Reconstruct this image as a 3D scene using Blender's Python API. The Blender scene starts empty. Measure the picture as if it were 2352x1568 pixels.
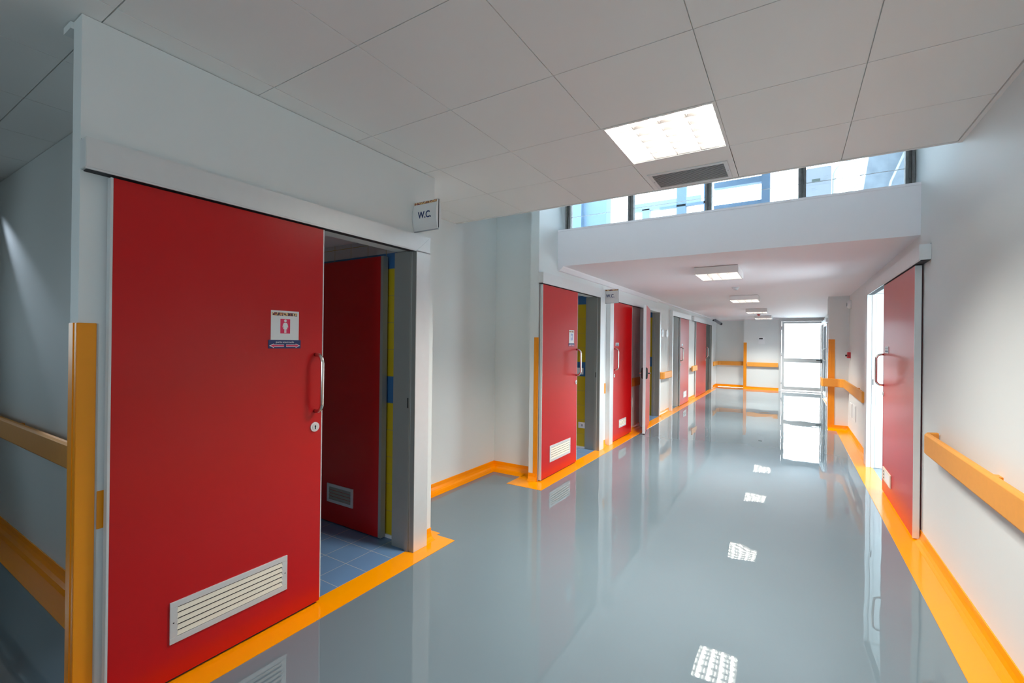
import bpy, bmesh, math
from mathutils import Matrix, Vector

S = bpy.context.scene
COL = S.collection

# ---------------------------------------------------------------- camera
F_PX, YAW, PITCH, ROLL, CAM_H = 1038.416, 0.5537, -0.0017, 0.0114, 1.4652
fw0 = Vector((-math.sin(YAW), math.cos(YAW), 0)); r0 = Vector((math.cos(YAW), math.sin(YAW), 0)); z0 = Vector((0, 0, 1))
fwd = math.cos(PITCH) * fw0 - math.sin(PITCH) * z0
up0 = math.cos(PITCH) * z0 + math.sin(PITCH) * fw0
rt = math.cos(ROLL) * r0 + math.sin(ROLL) * up0
up = -math.sin(ROLL) * r0 + math.cos(ROLL) * up0
cam = bpy.data.cameras.new('camera')
cam.sensor_fit = 'HORIZONTAL'; cam.sensor_width = 36.0; cam.lens = F_PX / 2352 * 36.0
cam.clip_start = 0.03; cam.clip_end = 200
co = bpy.data.objects.new('camera', cam); COL.objects.link(co)
M = Matrix.Identity(4)
for i in range(3):
    M[i][0] = rt[i]; M[i][1] = up[i]; M[i][2] = -fwd[i]
M[2][3] = CAM_H
co.matrix_world = M
S.camera = co

# ---------------------------------------------------------------- world: flat bright overcast daylight
W = bpy.data.worlds.new('overcast_sky'); S.world = W; W.use_nodes = True
wn = W.node_tree.nodes; wl = W.node_tree.links
bg = wn['Background']; bg.inputs[1].default_value = 2.5
tc = wn.new('ShaderNodeTexCoord'); sx = wn.new('ShaderNodeSeparateXYZ'); rp = wn.new('ShaderNodeValToRGB')
rp.color_ramp.elements[0].position = 0.42; rp.color_ramp.elements[0].color = (0.86, 0.91, 0.95, 1)
rp.color_ramp.elements[1].position = 0.75; rp.color_ramp.elements[1].color = (0.74, 0.87, 1.0, 1)
ma = wn.new('ShaderNodeMath'); ma.operation = 'MULTIPLY_ADD'; ma.inputs[1].default_value = 0.5; ma.inputs[2].default_value = 0.5
wl.new(tc.outputs['Generated'], sx.inputs[0]); wl.new(sx.outputs[2], ma.inputs[0]); wl.new(ma.outputs[0], rp.inputs[0]); wl.new(rp.outputs[0], bg.inputs[0])

S.view_settings.view_transform = 'Standard'; S.view_settings.look = 'None'
S.view_settings.gamma = 1.0; S.view_settings.use_curve_mapping = False
S.view_settings.exposure = 2.55
S.cycles.max_bounces = 12; S.cycles.diffuse_bounces = 9; S.cycles.glossy_bounces = 5
S.cycles.transmission_bounces = 8; S.cycles.transparent_max_bounces = 8
S.cycles.sample_clamp_indirect = 6.0
S.cycles.caustics_reflective = False; S.cycles.caustics_refractive = False
TUBE = 10.0        # surface glow of the fluorescent tubes
TUBE_W = 2.5      # light each tube throws down out of its lamp (watts)


def portal(name, loc, size, target):
    # light portal: samples the sky through a window opening (adds no light of its own)
    l = bpy.data.lights.new(name, 'AREA'); l.shape = 'RECTANGLE'; l.size, l.size_y = size
    l.cycles.is_portal = True
    o = bpy.data.objects.new(name, l); COL.objects.link(o); o.location = loc
    o.rotation_euler = (Vector(target)).to_track_quat('-Z', 'Y').to_euler()
    o['kind'] = 'structure'
    return o


portal('daylight_portal', (0.30, 17.20, 1.15), (1.1, 2.3), (0, -1, 0))
portal('daylight_portal', (-0.72, 5.05, 3.05), (3.1, 0.72), (0, -1, 0))
portal('daylight_portal', (-7.02, -1.0, 1.6), (0.8, 0.8), (1, 0, 0))
portal('daylight_portal', (3.02, 6.9, 1.4), (2.5, 4.2), (-1, 0, 0))
portal('daylight_portal', (2.0, 4.52, 1.4), (1.8, 2.5), (0, 1, 0))
portal('daylight_portal', (-0.1, -2.62, 1.7), (1.2, 1.2), (0, 1, 0))
portal('daylight_portal', (1.02, 16.1, 1.1), (1.5, 2.1), (-1, 0, 0))

# narrow shaft of daylight grazing the wall of the side corridor
sp = bpy.data.lights.new('side_daylight', 'SPOT'); sp.energy = 26; sp.spot_size = math.radians(19); sp.spot_blend = 1.0
sp.shadow_soft_size = 0.02; sp.color = (0.72, 0.84, 1.0)
so = bpy.data.objects.new('side_daylight', sp); COL.objects.link(so); so.location = (-5.62, 0.80, 2.665)
so.rotation_euler = Vector((1.45, 0.055, -1.10)).to_track_quat('-Z', 'Y').to_euler()
so['kind'] = 'structure'

# ---------------------------------------------------------------- materials
MATS = {}


def mat(name, col, rough=0.5, metal=0.0, spec=0.5, noise=0.03, nscale=6.0, coat=0.0, bump=0.0, bscale=40.0):
    m = bpy.data.materials.new(name); m.use_nodes = True; MATS[name] = m
    n = m.node_tree.nodes; l = m.node_tree.links; b = n['Principled BSDF']
    b.inputs['Roughness'].default_value = rough; b.inputs['Metallic'].default_value = metal
    b.inputs['Specular IOR Level'].default_value = spec
    b.inputs['Coat Weight'].default_value = coat; b.inputs['Coat Roughness'].default_value = 0.05
    t = n.new('ShaderNodeTexCoord'); nz = n.new('ShaderNodeTexNoise'); nz.inputs['Scale'].default_value = nscale
    nz.inputs['Detail'].default_value = 3
    l.new(t.outputs['Object'], nz.inputs['Vector'])
    mx = n.new('ShaderNodeMixRGB')
    mx.inputs[1].default_value = (*[c * (1 - noise) for c in col], 1); mx.inputs[2].default_value = (*[min(1, c * (1 + noise)) for c in col], 1)
    l.new(nz.outputs['Fac'], mx.inputs[0]); l.new(mx.outputs[0], b.inputs['Base Color'])
    if bump:
        n2 = n.new('ShaderNodeTexNoise'); n2.inputs['Scale'].default_value = bscale; n2.inputs['Detail'].default_value = 2
        bp = n.new('ShaderNodeBump'); bp.inputs['Strength'].default_value = bump; bp.inputs['Distance'].default_value = 0.002
        l.new(t.outputs['Object'], n2.inputs['Vector']); l.new(n2.outputs['Fac'], bp.inputs['Height']); l.new(bp.outputs[0], b.inputs['Normal'])
    return m


def emit(name, col, strength):
    m = bpy.data.materials.new(name); m.use_nodes = True
    n = m.node_tree.nodes; n.clear()
    e = n.new('ShaderNodeEmission'); o = n.new('ShaderNodeOutputMaterial')
    e.inputs[0].default_value = (*col, 1); e.inputs[1].default_value = strength
    m.node_tree.links.new(e.outputs[0], o.inputs[0]); return m


wall = mat('white_wall_paint', (0.735, 0.765, 0.76), 0.6, spec=0.25, noise=0.02, nscale=1.2, bump=0.08, bscale=60)
ceil_m = mat('white_ceiling_panel', (0.83, 0.83, 0.81), 0.42, noise=0.015, nscale=1.5)
ceil_low = mat('white_plaster_ceiling', (0.86, 0.815, 0.83), 0.7, spec=0.15, noise=0.015, nscale=1.0, bump=0.05)
red = mat('red_laminate', (0.52, 0.004, 0.006), 0.28, spec=0.42, noise=0.04, nscale=3, bump=0.03, bscale=300)
alu = mat('satin_aluminium', (0.72, 0.73, 0.73), 0.38, 0.35, noise=0.03, nscale=20)
alu_light = mat('light_aluminium', (0.66, 0.68, 0.68), 0.35, 0.2, noise=0.02)
grey_liner = mat('grey_door_liner', (0.32, 0.33, 0.31), 0.42, 0.3, noise=0.04)
steel = mat('polished_steel', (0.68, 0.66, 0.60), 0.18, 1.0, noise=0.02)
orange = mat('orange_epoxy', (1.0, 0.33, 0.0), 0.16, noise=0.02, nscale=3, spec=0.4)
guard_m = mat('orange_vinyl_guard', (0.86, 0.30, 0.004), 0.4, noise=0.03)
rail_m = mat('orange_vinyl_rail', (0.80, 0.33, 0.045), 0.5, noise=0.05, nscale=30)
black = mat('black_plastic', (0.012, 0.012, 0.014), 0.35)
dark = mat('dark_rubber', (0.03, 0.03, 0.035), 0.7)
slat_m = mat('cream_slat', (0.76, 0.70, 0.58), 0.45)
white_pl = mat('white_plastic', (0.80, 0.81, 0.82), 0.35)
grey_pl = mat('grey_plastic', (0.35, 0.37, 0.4), 0.4)
paper = mat('sign_paper', (0.74, 0.745, 0.74), 0.4)
navy = mat('navy_print', (0.012, 0.03, 0.13), 0.4)
magenta = mat('crimson_print', (0.72, 0.02, 0.10), 0.4)
blue_print = mat('blue_print', (0.06, 0.16, 0.5), 0.4)
white_pr = mat('white_print', (0.85, 0.85, 0.85), 0.5)
reflector = mat('bright_reflector', (0.4, 0.39, 0.38), 0.35, 0.2)
louvre_m = mat('satin_louvre', (0.3, 0.27, 0.265), 0.35, 0.3)
fix_m = mat('white_enamel', (0.80, 0.79, 0.77), 0.3)
concrete = mat('raw_concrete', (0.30, 0.34, 0.38), 0.9, noise=0.35, nscale=9, bump=0.4, bscale=30)
post_m = mat('weathered_grey_metal', (0.20, 0.19, 0.18), 0.6, 0.3, noise=0.4, nscale=25)
redbox = mat('red_plastic', (0.55, 0.01, 0.02), 0.35)
tube_m = emit('fluorescent_tube', (0.97, 0.985, 0.90), TUBE)
skywhite = mat('shaded_white_render', (0.11, 0.14, 0.17), 0.8)  # white canopy outside: darkened colour stands in for shade on it
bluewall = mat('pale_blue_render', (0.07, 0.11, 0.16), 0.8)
boiler_m = mat('shaded_boiler_enamel', (0.36, 0.38, 0.41), 0.4)  # white cabinet: its shade is put into this greyer colour
lcd = mat('lcd_glass', (0.12, 0.14, 0.12), 0.2)


def mosaic():
    m = mat('coloured_strip_print', (0.5, 0.3, 0.15), 0.4)
    n = m.node_tree.nodes; l = m.node_tree.links; b = n['Principled BSDF']
    t = n.new('ShaderNodeTexCoord'); v = n.new('ShaderNodeTexVoronoi'); v.inputs['Scale'].default_value = 120
    c = n.new('ShaderNodeValToRGB'); e = c.color_ramp.elements
    e[0].position = 0.1; e[0].color = (0.06, 0.03, 0.05, 1); e[1].position = 0.9; e[1].color = (0.75, 0.62, 0.35, 1)
    x = e.new(0.35); x.color = (0.35, 0.05, 0.05, 1); x = e.new(0.6); x.color = (0.55, 0.28, 0.06, 1)
    sxyz = n.new('ShaderNodeSeparateColor')
    l.new(t.outputs['Object'], v.inputs['Vector']); l.new(v.outputs['Color'], sxyz.inputs[0]); l.new(sxyz.outputs[0], c.inputs[0]); l.new(c.outputs[0], b.inputs['Base Color'])
    return m


strip_print = mosaic()


def glass_mat():
    m = bpy.data.materials.new('window_glass'); m.use_nodes = True
    n = m.node_tree.nodes; l = m.node_tree.links; n.clear()
    o = n.new('ShaderNodeOutputMaterial'); mx = n.new('ShaderNodeMixShader'); tr = n.new('ShaderNodeBsdfTransparent'); gl = n.new('ShaderNodeBsdfGlossy')
    gl.inputs['Roughness'].default_value = 0.02; tr.inputs[0].default_value = (0.88, 0.95, 0.97, 1)
    fr = n.new('ShaderNodeFresnel'); fr.inputs[0].default_value = 1.45
    l.new(fr.outputs[0], mx.inputs[0]); l.new(tr.outputs[0], mx.inputs[1]); l.new(gl.outputs[0], mx.inputs[2]); l.new(mx.outputs[0], o.inputs[0])
    return m


glass = glass_mat()
satin_glass = glass_mat()
satin_glass.name = 'satin_glass'
for q_ in satin_glass.node_tree.nodes:
    if q_.type == 'BSDF_TRANSPARENT': q_.inputs[0].default_value = (0.30, 0.34, 0.37, 1)


def floor_mat():
    m = mat('blue_grey_epoxy_floor', (0.150, 0.199, 0.230), 0.012, noise=0.05, nscale=1.3)
    n = m.node_tree.nodes; l = m.node_tree.links; b = n['Principled BSDF']
    b.inputs['IOR'].default_value = 1.6
    t = n.new('ShaderNodeTexCoord'); mp = n.new('ShaderNodeMapping'); mp.inputs['Scale'].default_value = (1.0, 0.8, 1)
    n1 = n.new('ShaderNodeTexNoise'); n1.inputs['Scale'].default_value = 2.6; n1.inputs['Detail'].default_value = 1.2; n1.inputs['Roughness'].default_value = 0.4
    n2 = n.new('ShaderNodeTexNoise'); n2.inputs['Scale'].default_value = 260; n2.inputs['Detail'].default_value = 1
    b1 = n.new('ShaderNodeBump'); b1.inputs['Strength'].default_value = 0.6; b1.inputs['Distance'].default_value = 0.0033
    b2 = n.new('ShaderNodeBump'); b2.inputs['Strength'].default_value = 0.03; b2.inputs['Distance'].default_value = 0.00005
    l.new(t.outputs['Object'], mp.inputs[0]); l.new(mp.outputs[0], n1.inputs['Vector']); l.new(t.outputs['Object'], n2.inputs['Vector'])
    l.new(n1.outputs['Fac'], b1.inputs['Height']); l.new(n2.outputs['Fac'], b2.inputs['Height'])
    l.new(b1.outputs[0], b.inputs['Normal'])
    return m


floor_m = floor_mat()


def tile_mat(name, axes, c1, grout, size, band=None, off=(0, 0)):
    m = mat(name, c1, 0.22, noise=0.06)
    n = m.node_tree.nodes; l = m.node_tree.links; b = n['Principled BSDF']
    t = n.new('ShaderNodeTexCoord'); s = n.new('ShaderNodeSeparateXYZ'); l.new(t.outputs['Object'], s.inputs[0])

    def line(ax, o):
        a = n.new('ShaderNodeMath'); a.operation = 'ADD'; a.inputs[1].default_value = -o + 20 * size; l.new(s.outputs[ax], a.inputs[0])
        w = n.new('ShaderNodeMath'); w.operation = 'MODULO'; w.inputs[1].default_value = size; l.new(a.outputs[0], w.inputs[0])
        c = n.new('ShaderNodeMath'); c.operation = 'LESS_THAN'; c.inputs[1].default_value = 0.004; l.new(w.outputs[0], c.inputs[0]); return c
    la = line(axes[0], off[0]); lb = line(axes[1], off[1])
    mx = n.new('ShaderNodeMath'); mx.operation = 'MAXIMUM'; l.new(la.outputs[0], mx.inputs[0]); l.new(lb.outputs[0], mx.inputs[1])
    base = b.inputs['Base Color'].links[0].from_socket
    if band:
        prev = base
        for (z0_, z1_, c) in band:
            g1 = n.new('ShaderNodeMath'); g1.operation = 'GREATER_THAN'; g1.inputs[1].default_value = z0_; l.new(s.outputs[2], g1.inputs[0])
            g2 = n.new('ShaderNodeMath'); g2.operation = 'LESS_THAN'; g2.inputs[1].default_value = z1_; l.new(s.outputs[2], g2.inputs[0])
            g = n.new('ShaderNodeMath'); g.operation = 'MULTIPLY'; l.new(g1.outputs[0], g.inputs[0]); l.new(g2.outputs[0], g.inputs[1])
            q = n.new('ShaderNodeMixRGB'); l.new(g.outputs[0], q.inputs[0]); l.new(prev, q.inputs[1]); q.inputs[2].default_value = (*c, 1); prev = q.outputs[0]
        base = prev
    f = n.new('ShaderNodeMixRGB'); l.new(mx.outputs[0], f.inputs[0]); l.new(base, f.inputs[1]); f.inputs[2].default_value = (*grout, 1)
    l.new(f.outputs[0], b.inputs['Base Color'])
    return m


BL = (0.05, 0.16, 0.36)
wc_wall = tile_mat('yellow_wall_tile', (0, 2), (0.62, 0.44, 0.015), (0.42, 0.32, 0.08), 0.2, band=[(1.0, 1.2, BL), (2.0, 2.12, BL), (2.12, 9, (0.6, 0.62, 0.62))])
wc_floor = tile_mat('blue_floor_tile', (0, 1), (0.13, 0.24, 0.42), (0.40, 0.42, 0.42), 0.213, off=(-2.474, 1.956))

# ---------------------------------------------------------------- mesh helpers


class B:
    """collects shapes and links them as one mesh object"""

    def __init__(self): self.bm = bmesh.new()

    def box(self, x0, x1, y0, y1, z0, z1, bev=0.0, mi=0):
        x0, x1 = sorted((x0, x1)); y0, y1 = sorted((y0, y1)); z0, z1 = sorted((z0, z1))
        r = bmesh.ops.create_cube(self.bm, size=1.0)
        vs = r['verts']
        for v in vs:
            v.co = Vector((x0 + (v.co.x + .5) * (x1 - x0), y0 + (v.co.y + .5) * (y1 - y0), z0 + (v.co.z + .5) * (z1 - z0)))
        fs = set(f for v in vs for f in v.link_faces)
        for f in fs: f.material_index = mi
        if bev:
            es = list(set(e for v in vs for e in v.link_edges))
            bmesh.ops.bevel(self.bm, geom=es, offset=bev, segments=2, affect='EDGES')
        return self

    def prism(self, pts, axis, a0, a1):
        """pts: 2D polygon, extruded along axis (0,1,2); 2D coords are the other axes in order"""
        o = [i for i in range(3) if i != axis]
        def mk(p, a):
            c = [0, 0, 0]; c[o[0]] = p[0]; c[o[1]] = p[1]; c[axis] = a; return self.bm.verts.new(c)
        A = [mk(p, a0) for p in pts]; C = [mk(p, a1) for p in pts]
        n = len(pts)
        self.bm.faces.new(A); self.bm.faces.new(C[::-1])
        for i in range(n):
            self.bm.faces.new((A[i], C[i], C[(i + 1) % n], A[(i + 1) % n]))
        return self

    def tube(self, pts, r, seg=14, cap=True):
        pts = [Vector(p) for p in pts]; rings = []
        ref = None
        for i, p in enumerate(pts):
            d = (pts[min(i + 1, len(pts) - 1)] - pts[max(i - 1, 0)]).normalized()
            if ref is None:
                ref = Vector((0, 0, 1)) if abs(d.z) < .9 else Vector((1, 0, 0))
            u = (ref - d * ref.dot(d)).normalized(); w = d.cross(u); ref = u
            rr = r[i] if isinstance(r, (list, tuple)) else r
            rings.append([self.bm.verts.new(p + (u * math.cos(2 * math.pi * k / seg) + w * math.sin(2 * math.pi * k / seg)) * rr) for k in range(seg)])
        for a, b in zip(rings, rings[1:]):
            for k in range(seg):
                f = self.bm.faces.new((a[k], a[(k + 1) % seg], b[(k + 1) % seg], b[k])); f.smooth = True
        if cap:
            self.bm.faces.new(rings[0][::-1]); self.bm.faces.new(rings[-1])
        return self

    def cyl(self, c, axis, r, h, seg=24, r2=None):
        a = Vector([1 if i == axis else 0 for i in range(3)]); c = Vector(c)
        return self.tube([c - a * h / 2, c + a * h / 2], [r, r2 if r2 else r], seg)

    def link(self, name, m, parent=None, origin=None, bev=0.0, smooth=False):
        bmesh.ops.recalc_face_normals(self.bm, faces=self.bm.faces[:])
        if parent is not None: origin = Vector(parent['_o'])
        elif origin is None:
            vs = [v.co for v in self.bm.verts]
            mn = [min(v[i] for v in vs) for i in range(3)]; mxx = [max(v[i] for v in vs) for i in range(3)]
            origin = Vector(((mn[0] + mxx[0]) / 2, (mn[1] + mxx[1]) / 2, mn[2]))
        origin = Vector(origin)
        for v in self.bm.verts: v.co -= origin
        me = bpy.data.meshes.new(name); self.bm.to_mesh(me); self.bm.free()
        for mm in (m if isinstance(m, list) else [m]): me.materials.append(mm)
        o = bpy.data.objects.new(name, me); COL.objects.link(o)
        if parent is not None: o.parent = parent
        else: o.location = origin
        o['_o'] = tuple(origin)
        if bev:
            md = o.modifiers.new('bevel', 'BEVEL'); md.width = bev; md.segments = 2; md.limit_method = 'ANGLE'
        if smooth:
            for p in me.polygons: p.use_smooth = True
        return o


def tag(o, label=None, cat=None, group=None, kind=None):
    if label: o['label'] = label
    if cat: o['category'] = cat
    if group: o['group'] = group
    if kind: o['kind'] = kind
    return o


def empty(name, loc):
    o = bpy.data.objects.new(name, None); COL.objects.link(o); o.location = loc; o.empty_display_size = 0.1
    o['_o'] = tuple(loc); return o


def struct(o): o['kind'] = 'structure'; return o


def text(name, body, size, m, parent, loc, rot, depth=0.0006, bold=0.0):
    """lettering as a thin raised mesh, a child of parent"""
    cu = bpy.data.curves.new(name, 'FONT'); cu.body = body; cu.size = size; cu.align_x = 'CENTER'; cu.align_y = 'CENTER'
    cu.extrude = depth; cu.offset = bold
    t = bpy.data.objects.new(name, cu); COL.objects.link(t)
    bpy.context.view_layer.update()
    me = bpy.data.meshes.new_from_object(t.evaluated_get(bpy.context.evaluated_depsgraph_get()))
    bpy.data.objects.remove(t)
    R = rot.to_matrix().to_4x4() if hasattr(rot, 'to_matrix') else rot
    me.transform(Matrix.Translation(Vector(loc) - Vector(parent['_o'])) @ R)
    me.materials.clear(); me.materials.append(m)
    o = bpy.data.objects.new(name, me); COL.objects.link(o); o.parent = parent; o['_o'] = parent['_o']
    return o


def copy_tree(o, parent=None):
    c = o.copy(); COL.objects.link(c)
    if parent is not None: c.parent = parent
    for ch in [k for k in bpy.data.objects if k.parent == o]: copy_tree(ch, c)
    return c


# ---------------------------------------------------------------- key dimensions (m)
XL, XR = -2.272, 0.846           # faces of left and right corridor walls
ZC, YF = 2.681, 3.658            # tiled ceiling height, its far edge
YB, ZB, ZBT = 4.647, 2.333, 2.745  # beam face, soffit / low ceiling height, beam top
YE = 17.0                        # end wall
HZ, HT = 2.094, 2.206            # door head underside / top
ZTOP = 3.75
TH = 0.138

# ---------------------------------------------------------------- floors
struct(B().box(-7, 1.0, -2.6, 17.3, -0.1, 0).link('floor', floor_m, origin=(0, 0, 0)))
for (ya, yb2, ex) in [(0.90, 2.39, 0), (4.45, 5.86, 0), (8.30, 9.335, 0)]:
    pass
wf = B()
wf.box(-4.1, XL - 0.001, 1.0, 2.39, 0.0005, 0.004)
wf.box(-4.1, XL - 0.001, 4.7, 5.9, 0.0005, 0.004)
wf.box(-4.1, XL - 0.001, 8.3, 9.45, 0.0005, 0.004)
struct(wf.link('floor_washroom', wc_floor, origin=(0, 0, 0)))
struct(B().box(1.0, 3.2, 4.4, 10.2, -0.1, 0.0).link('floor_side_room', floor_m, origin=(0, 0, 0)))

# ---------------------------------------------------------------- walls
openings = [(1.42, 2.330), (5.0, 5.877), (6.45, 7.2), (8.42, 9.352), (10.28, 11.16), (14.9, 15.953)]
DOORTOP = 2.10


def wall_run(x0, x1, y0, y1, z1, ops):
    b = B(); y = y0
    for a, c in ops:
        b.box(x0, x1, y, a, 0, z1); b.box(x0, x1, a, c, DOORTOP, z1); y = c
    b.box(x0, x1, y, y1, 0, z1); return b


w = wall_run(XL - TH, XL, 0.90, 2.552, ZC - 0.003, openings[:1])
w.box(-2.360, XL, 0.585, 0.90, 0, ZC - 0.003)
struct(w.link('wall_left', wall, origin=(0, 0, 0)))
w = wall_run(XL - TH, XL, 4.40, 17.5, 2.63, openings[1:])
w.box(XL - TH, XL, 4.40, 5.0, 2.63, ZTOP)
w.box(-2.372, XL, 4.20, 4.40, 0, ZTOP)
struct(w.link('wall_left_far', wall, origin=(0, 0, 0)))
# alcove between the two door walls
w = B().box(-3.05, -2.951, 2.55, 4.5, 0, ZTOP); w.box(-2.951, XL - TH, 4.40, 4.5, 0, ZTOP)
struct(w.link('wall_alcove', wall, origin=(0, 0, 0)))
# side corridor wall and enclosure
struct(B().box(-7, -2.36, 0.90, 1.0, 0, ZC - 0.003).link('wall_side_corridor', wall, origin=(0, 0, 0)))
struct(B().box(-7.1, -7, -2.6, -1.4, 0, 2.9).box(-7.1, -7, -0.6, 1.0, 0, 2.9).box(-7.1, -7, -1.4, -0.6, 0, 1.2).box(-7.1, -7, -1.4, -0.6, 2.0, 2.9).box(-7.1, -0.7, -2.7, -2.6, 0, 2.9).box(0.5, 1.0, -2.7, -2.6, 0, 2.9).box(-0.7, 0.5, -2.7, -2.6, 0, 1.1).box(-0.7, 0.5, -2.7, -2.6, 2.3, 2.9).link('wall_back', wall, origin=(0, 0, 0)))
# right wall, with the door to the bright side room and a glazed opening near the end
w = B(); y = -2.6
for a, c in [(5.92, 6.962), (15.35, 16.75)]:
    w.box(XR, XR + TH, y, a, 0, 2.63); w.box(XR, XR + TH, a, c, DOORTOP, 2.63); y = c
w.box(XR, XR + TH, y, 17.3, 0, 2.63); w.box(XR, XR + TH, -2.6, 5.0, 2.63, ZTOP)
struct(w.link('wall_right', wall, origin=(0, 0, 0)))
struct(B().box(0.560, XR, 9.72, 10.12, 0, ZB).link('wall_pilaster', wall, origin=(0, 0, 0)))
# end wall: recessed left part, nearer right part beside the glazed door
w = B(); w.box(XL, -1.36, 17.45, 17.6, 0, ZB); w.box(-1.36, -0.345, YE, 17.6, 0, ZB); w.box(-0.345, XR, YE, 17.15, 2.262, ZB + 0.3)
struct(w.link('wall_end', wall, origin=(0, 0, 0)))
# washroom interiors
w = B()
w.box(-4.1, XL - TH, 2.39, 2.55, 0.004, 2.25)
w.box(-4.1, XL - TH, 5.87, 6.05, 0.004, 2.25)
w.box(-4.1, XL - TH, 9.345, 9.5, 0.004, 2.25)
struct(w.link('wall_washroom', wc_wall, origin=(0, 0, 0)))
w = B().box(-4.2, -4.1, 1.0, 17.5, 0, 2.25)
for yy in (4.52, 8.16, 10.1, 12.4, 14.2, 16.6): w.box(-4.1, XL - TH, yy, yy + 0.14, 0, 2.25)
struct(w.link('wall_inner_rooms', wall, origin=(0, 0, 0)))
struct(B().box(-4.2, XL - TH, 1.0, 2.55, 2.235, 2.33).box(-4.2, XL - TH, 4.52, 17.5, 2.235, 2.33).link('ceiling_inner_rooms', ceil_low, origin=(0, 0, 0)))
# white skirting line of the washrooms
struct(B().box(-4.1, XL - TH, 2.378, 2.389, 0.004, 0.028).box(-4.1, XL - TH, 5.858, 5.869, 0.004, 0.03).link('baseboard_washroom', white_pl, origin=(0, 0, 0)))

# ---------------------------------------------------------------- ceilings
b = B(); g = 0.0022
xs = [-0.334 + 0.6 * i for i in range(-12, 2)] + [XR - 0.022]
ys = [3.043 + 0.6 * j for j in range(-10, 1)] + [YF - 0.02]
xs[0] = -7.0; ys[0] = -2.6
for i in range(len(xs) - 1):
    for j in range(len(ys) - 1):
        xa, xb, ya, yb_ = xs[i], xs[i + 1], ys[j], ys[j + 1]
        if abs(xa - (-0.934)) < .01 and abs(ya - 2.443) < .01: continue      # troffer
        b.box(xa + g, xb - g, ya + g, yb_ - g, ZC, ZC + 0.015)
b.box(-7, XR, -2.6, 2.44, ZC + 0.011, ZC + 0.13); b.box(-7, -0.93, 2.44, YF, ZC + 0.011, ZC + 0.13)
b.box(-0.34, XR, 2.44, YF, ZC + 0.011, ZC + 0.13); b.box(-0.94, -0.33, 3.04, YF, ZC + 0.011, ZC + 0.13)
b.box(-0.94, -0.33, 2.44, 3.05, ZC + 0.11, ZC + 0.13)
struct(b.link('ceiling', ceil_m, origin=(0, 0, 0)))
# edge trim of the tiled ceiling
b = B()
b.box(-2.951, XR, YF - 0.018, YF, ZC - 0.004, ZC + 0.14); b.box(XR - 0.02, XR, -2.6, YF, ZC - 0.006, ZC + 0.02)
b.box(-2.951, -2.935, 2.55, YF, ZC - 0.004, ZC + 0.03)
struct(b.link('trim_1', fix_m, origin=(0, 0, 0)))
struct(B().box(-2.44, -2.3605, 0.575, 0.899, ZC - 0.03, ZC - 0.004).link('trim_2', wall, origin=(0, 0, 0)))
# void above: roof, closing panel, beam with its low ceiling
struct(B().box(-3.1, 1.05, YF - 0.02, 5.0, ZTOP, ZTOP + 0.1).box(-3.1, 1.05, YF - 0.1, YF - 0.02, ZC + 0.1, ZTOP).link('ceiling_void', wall, origin=(0, 0, 0)))
struct(B().box(XL, XR, YB, 17.6, ZB, 2.64).box(XL, XR, YB, 4.95, 2.64, ZBT - 0.02).box(XL, XR, YB - 0.006, 4.95, ZBT - 0.02, ZBT).link('ceiling_low', ceil_low, origin=(0, 0, 0)))
# cove along the left wall
struct(B().prism([(XL, ZB), (XL, ZB - 0.050), (XL + 0.022, ZB - 0.046), (XL + 0.062, ZB - 0.012), (XL + 0.070, ZB)], 1, YB, 9.1)
       .prism([(XL, ZB), (XL, ZB - 0.03), (XL + 0.03, ZB - 0.02), (XL + 0.035, ZB)], 1, 9.1, 17.4).link('trim_3', ceil_low, origin=(0, 0, 0)))
struct(B().box(XL, -0.35, 17.40, 17.45, ZB - 0.04, ZB).box(-1.36, -0.35, YE - 0.03, YE, ZB - 0.035, ZB).link('trim_4', ceil_low, origin=(0, 0, 0)))
struct(B().box(0.545, XR, 9.70, 9.72, ZB - 0.045, ZB).link('trim_5', wall, origin=(0, 0, 0)))

# ---------------------------------------------------------------- clerestory window over the beam
win = struct(empty('window_1', (-0.7, 4.87, ZBT)))
win['label'] = 'clerestory strip of clear glazing with grey posts over the white beam'
for x in (-2.235, -1.496, -0.716, 0.069, 0.812):
    p = B(); p.box(x - 0.030, x - 0.010, 4.83, 4.90, ZBT, ZTOP); p.box(x + 0.010, x + 0.030, 4.83, 4.90, ZBT, ZTOP)
    p.box(x - 0.012, x + 0.012, 4.85, 4.90, ZBT, ZTOP)
    p.box(x - 0.006, x + 0.006, 4.842, 4.852, ZBT + 0.1, ZBT + 0.24)
    p.link('window_post', post_m, win)
for xa, xb in ((-2.205, -1.526), (-1.466, -0.746), (-0.686, 0.039), (0.099, 0.782)):
    B().box(xa, xb, 4.868, 4.872, ZBT + 0.002, ZTOP).link('glass_pane', glass, win)
fr = B()
for z in (2.93, 3.14, 3.35): fr.box(-2.21, 0.79, 4.862, 4.868, z, z + 0.004)
fr.link('glazing_bar', white_pl, win)

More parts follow.
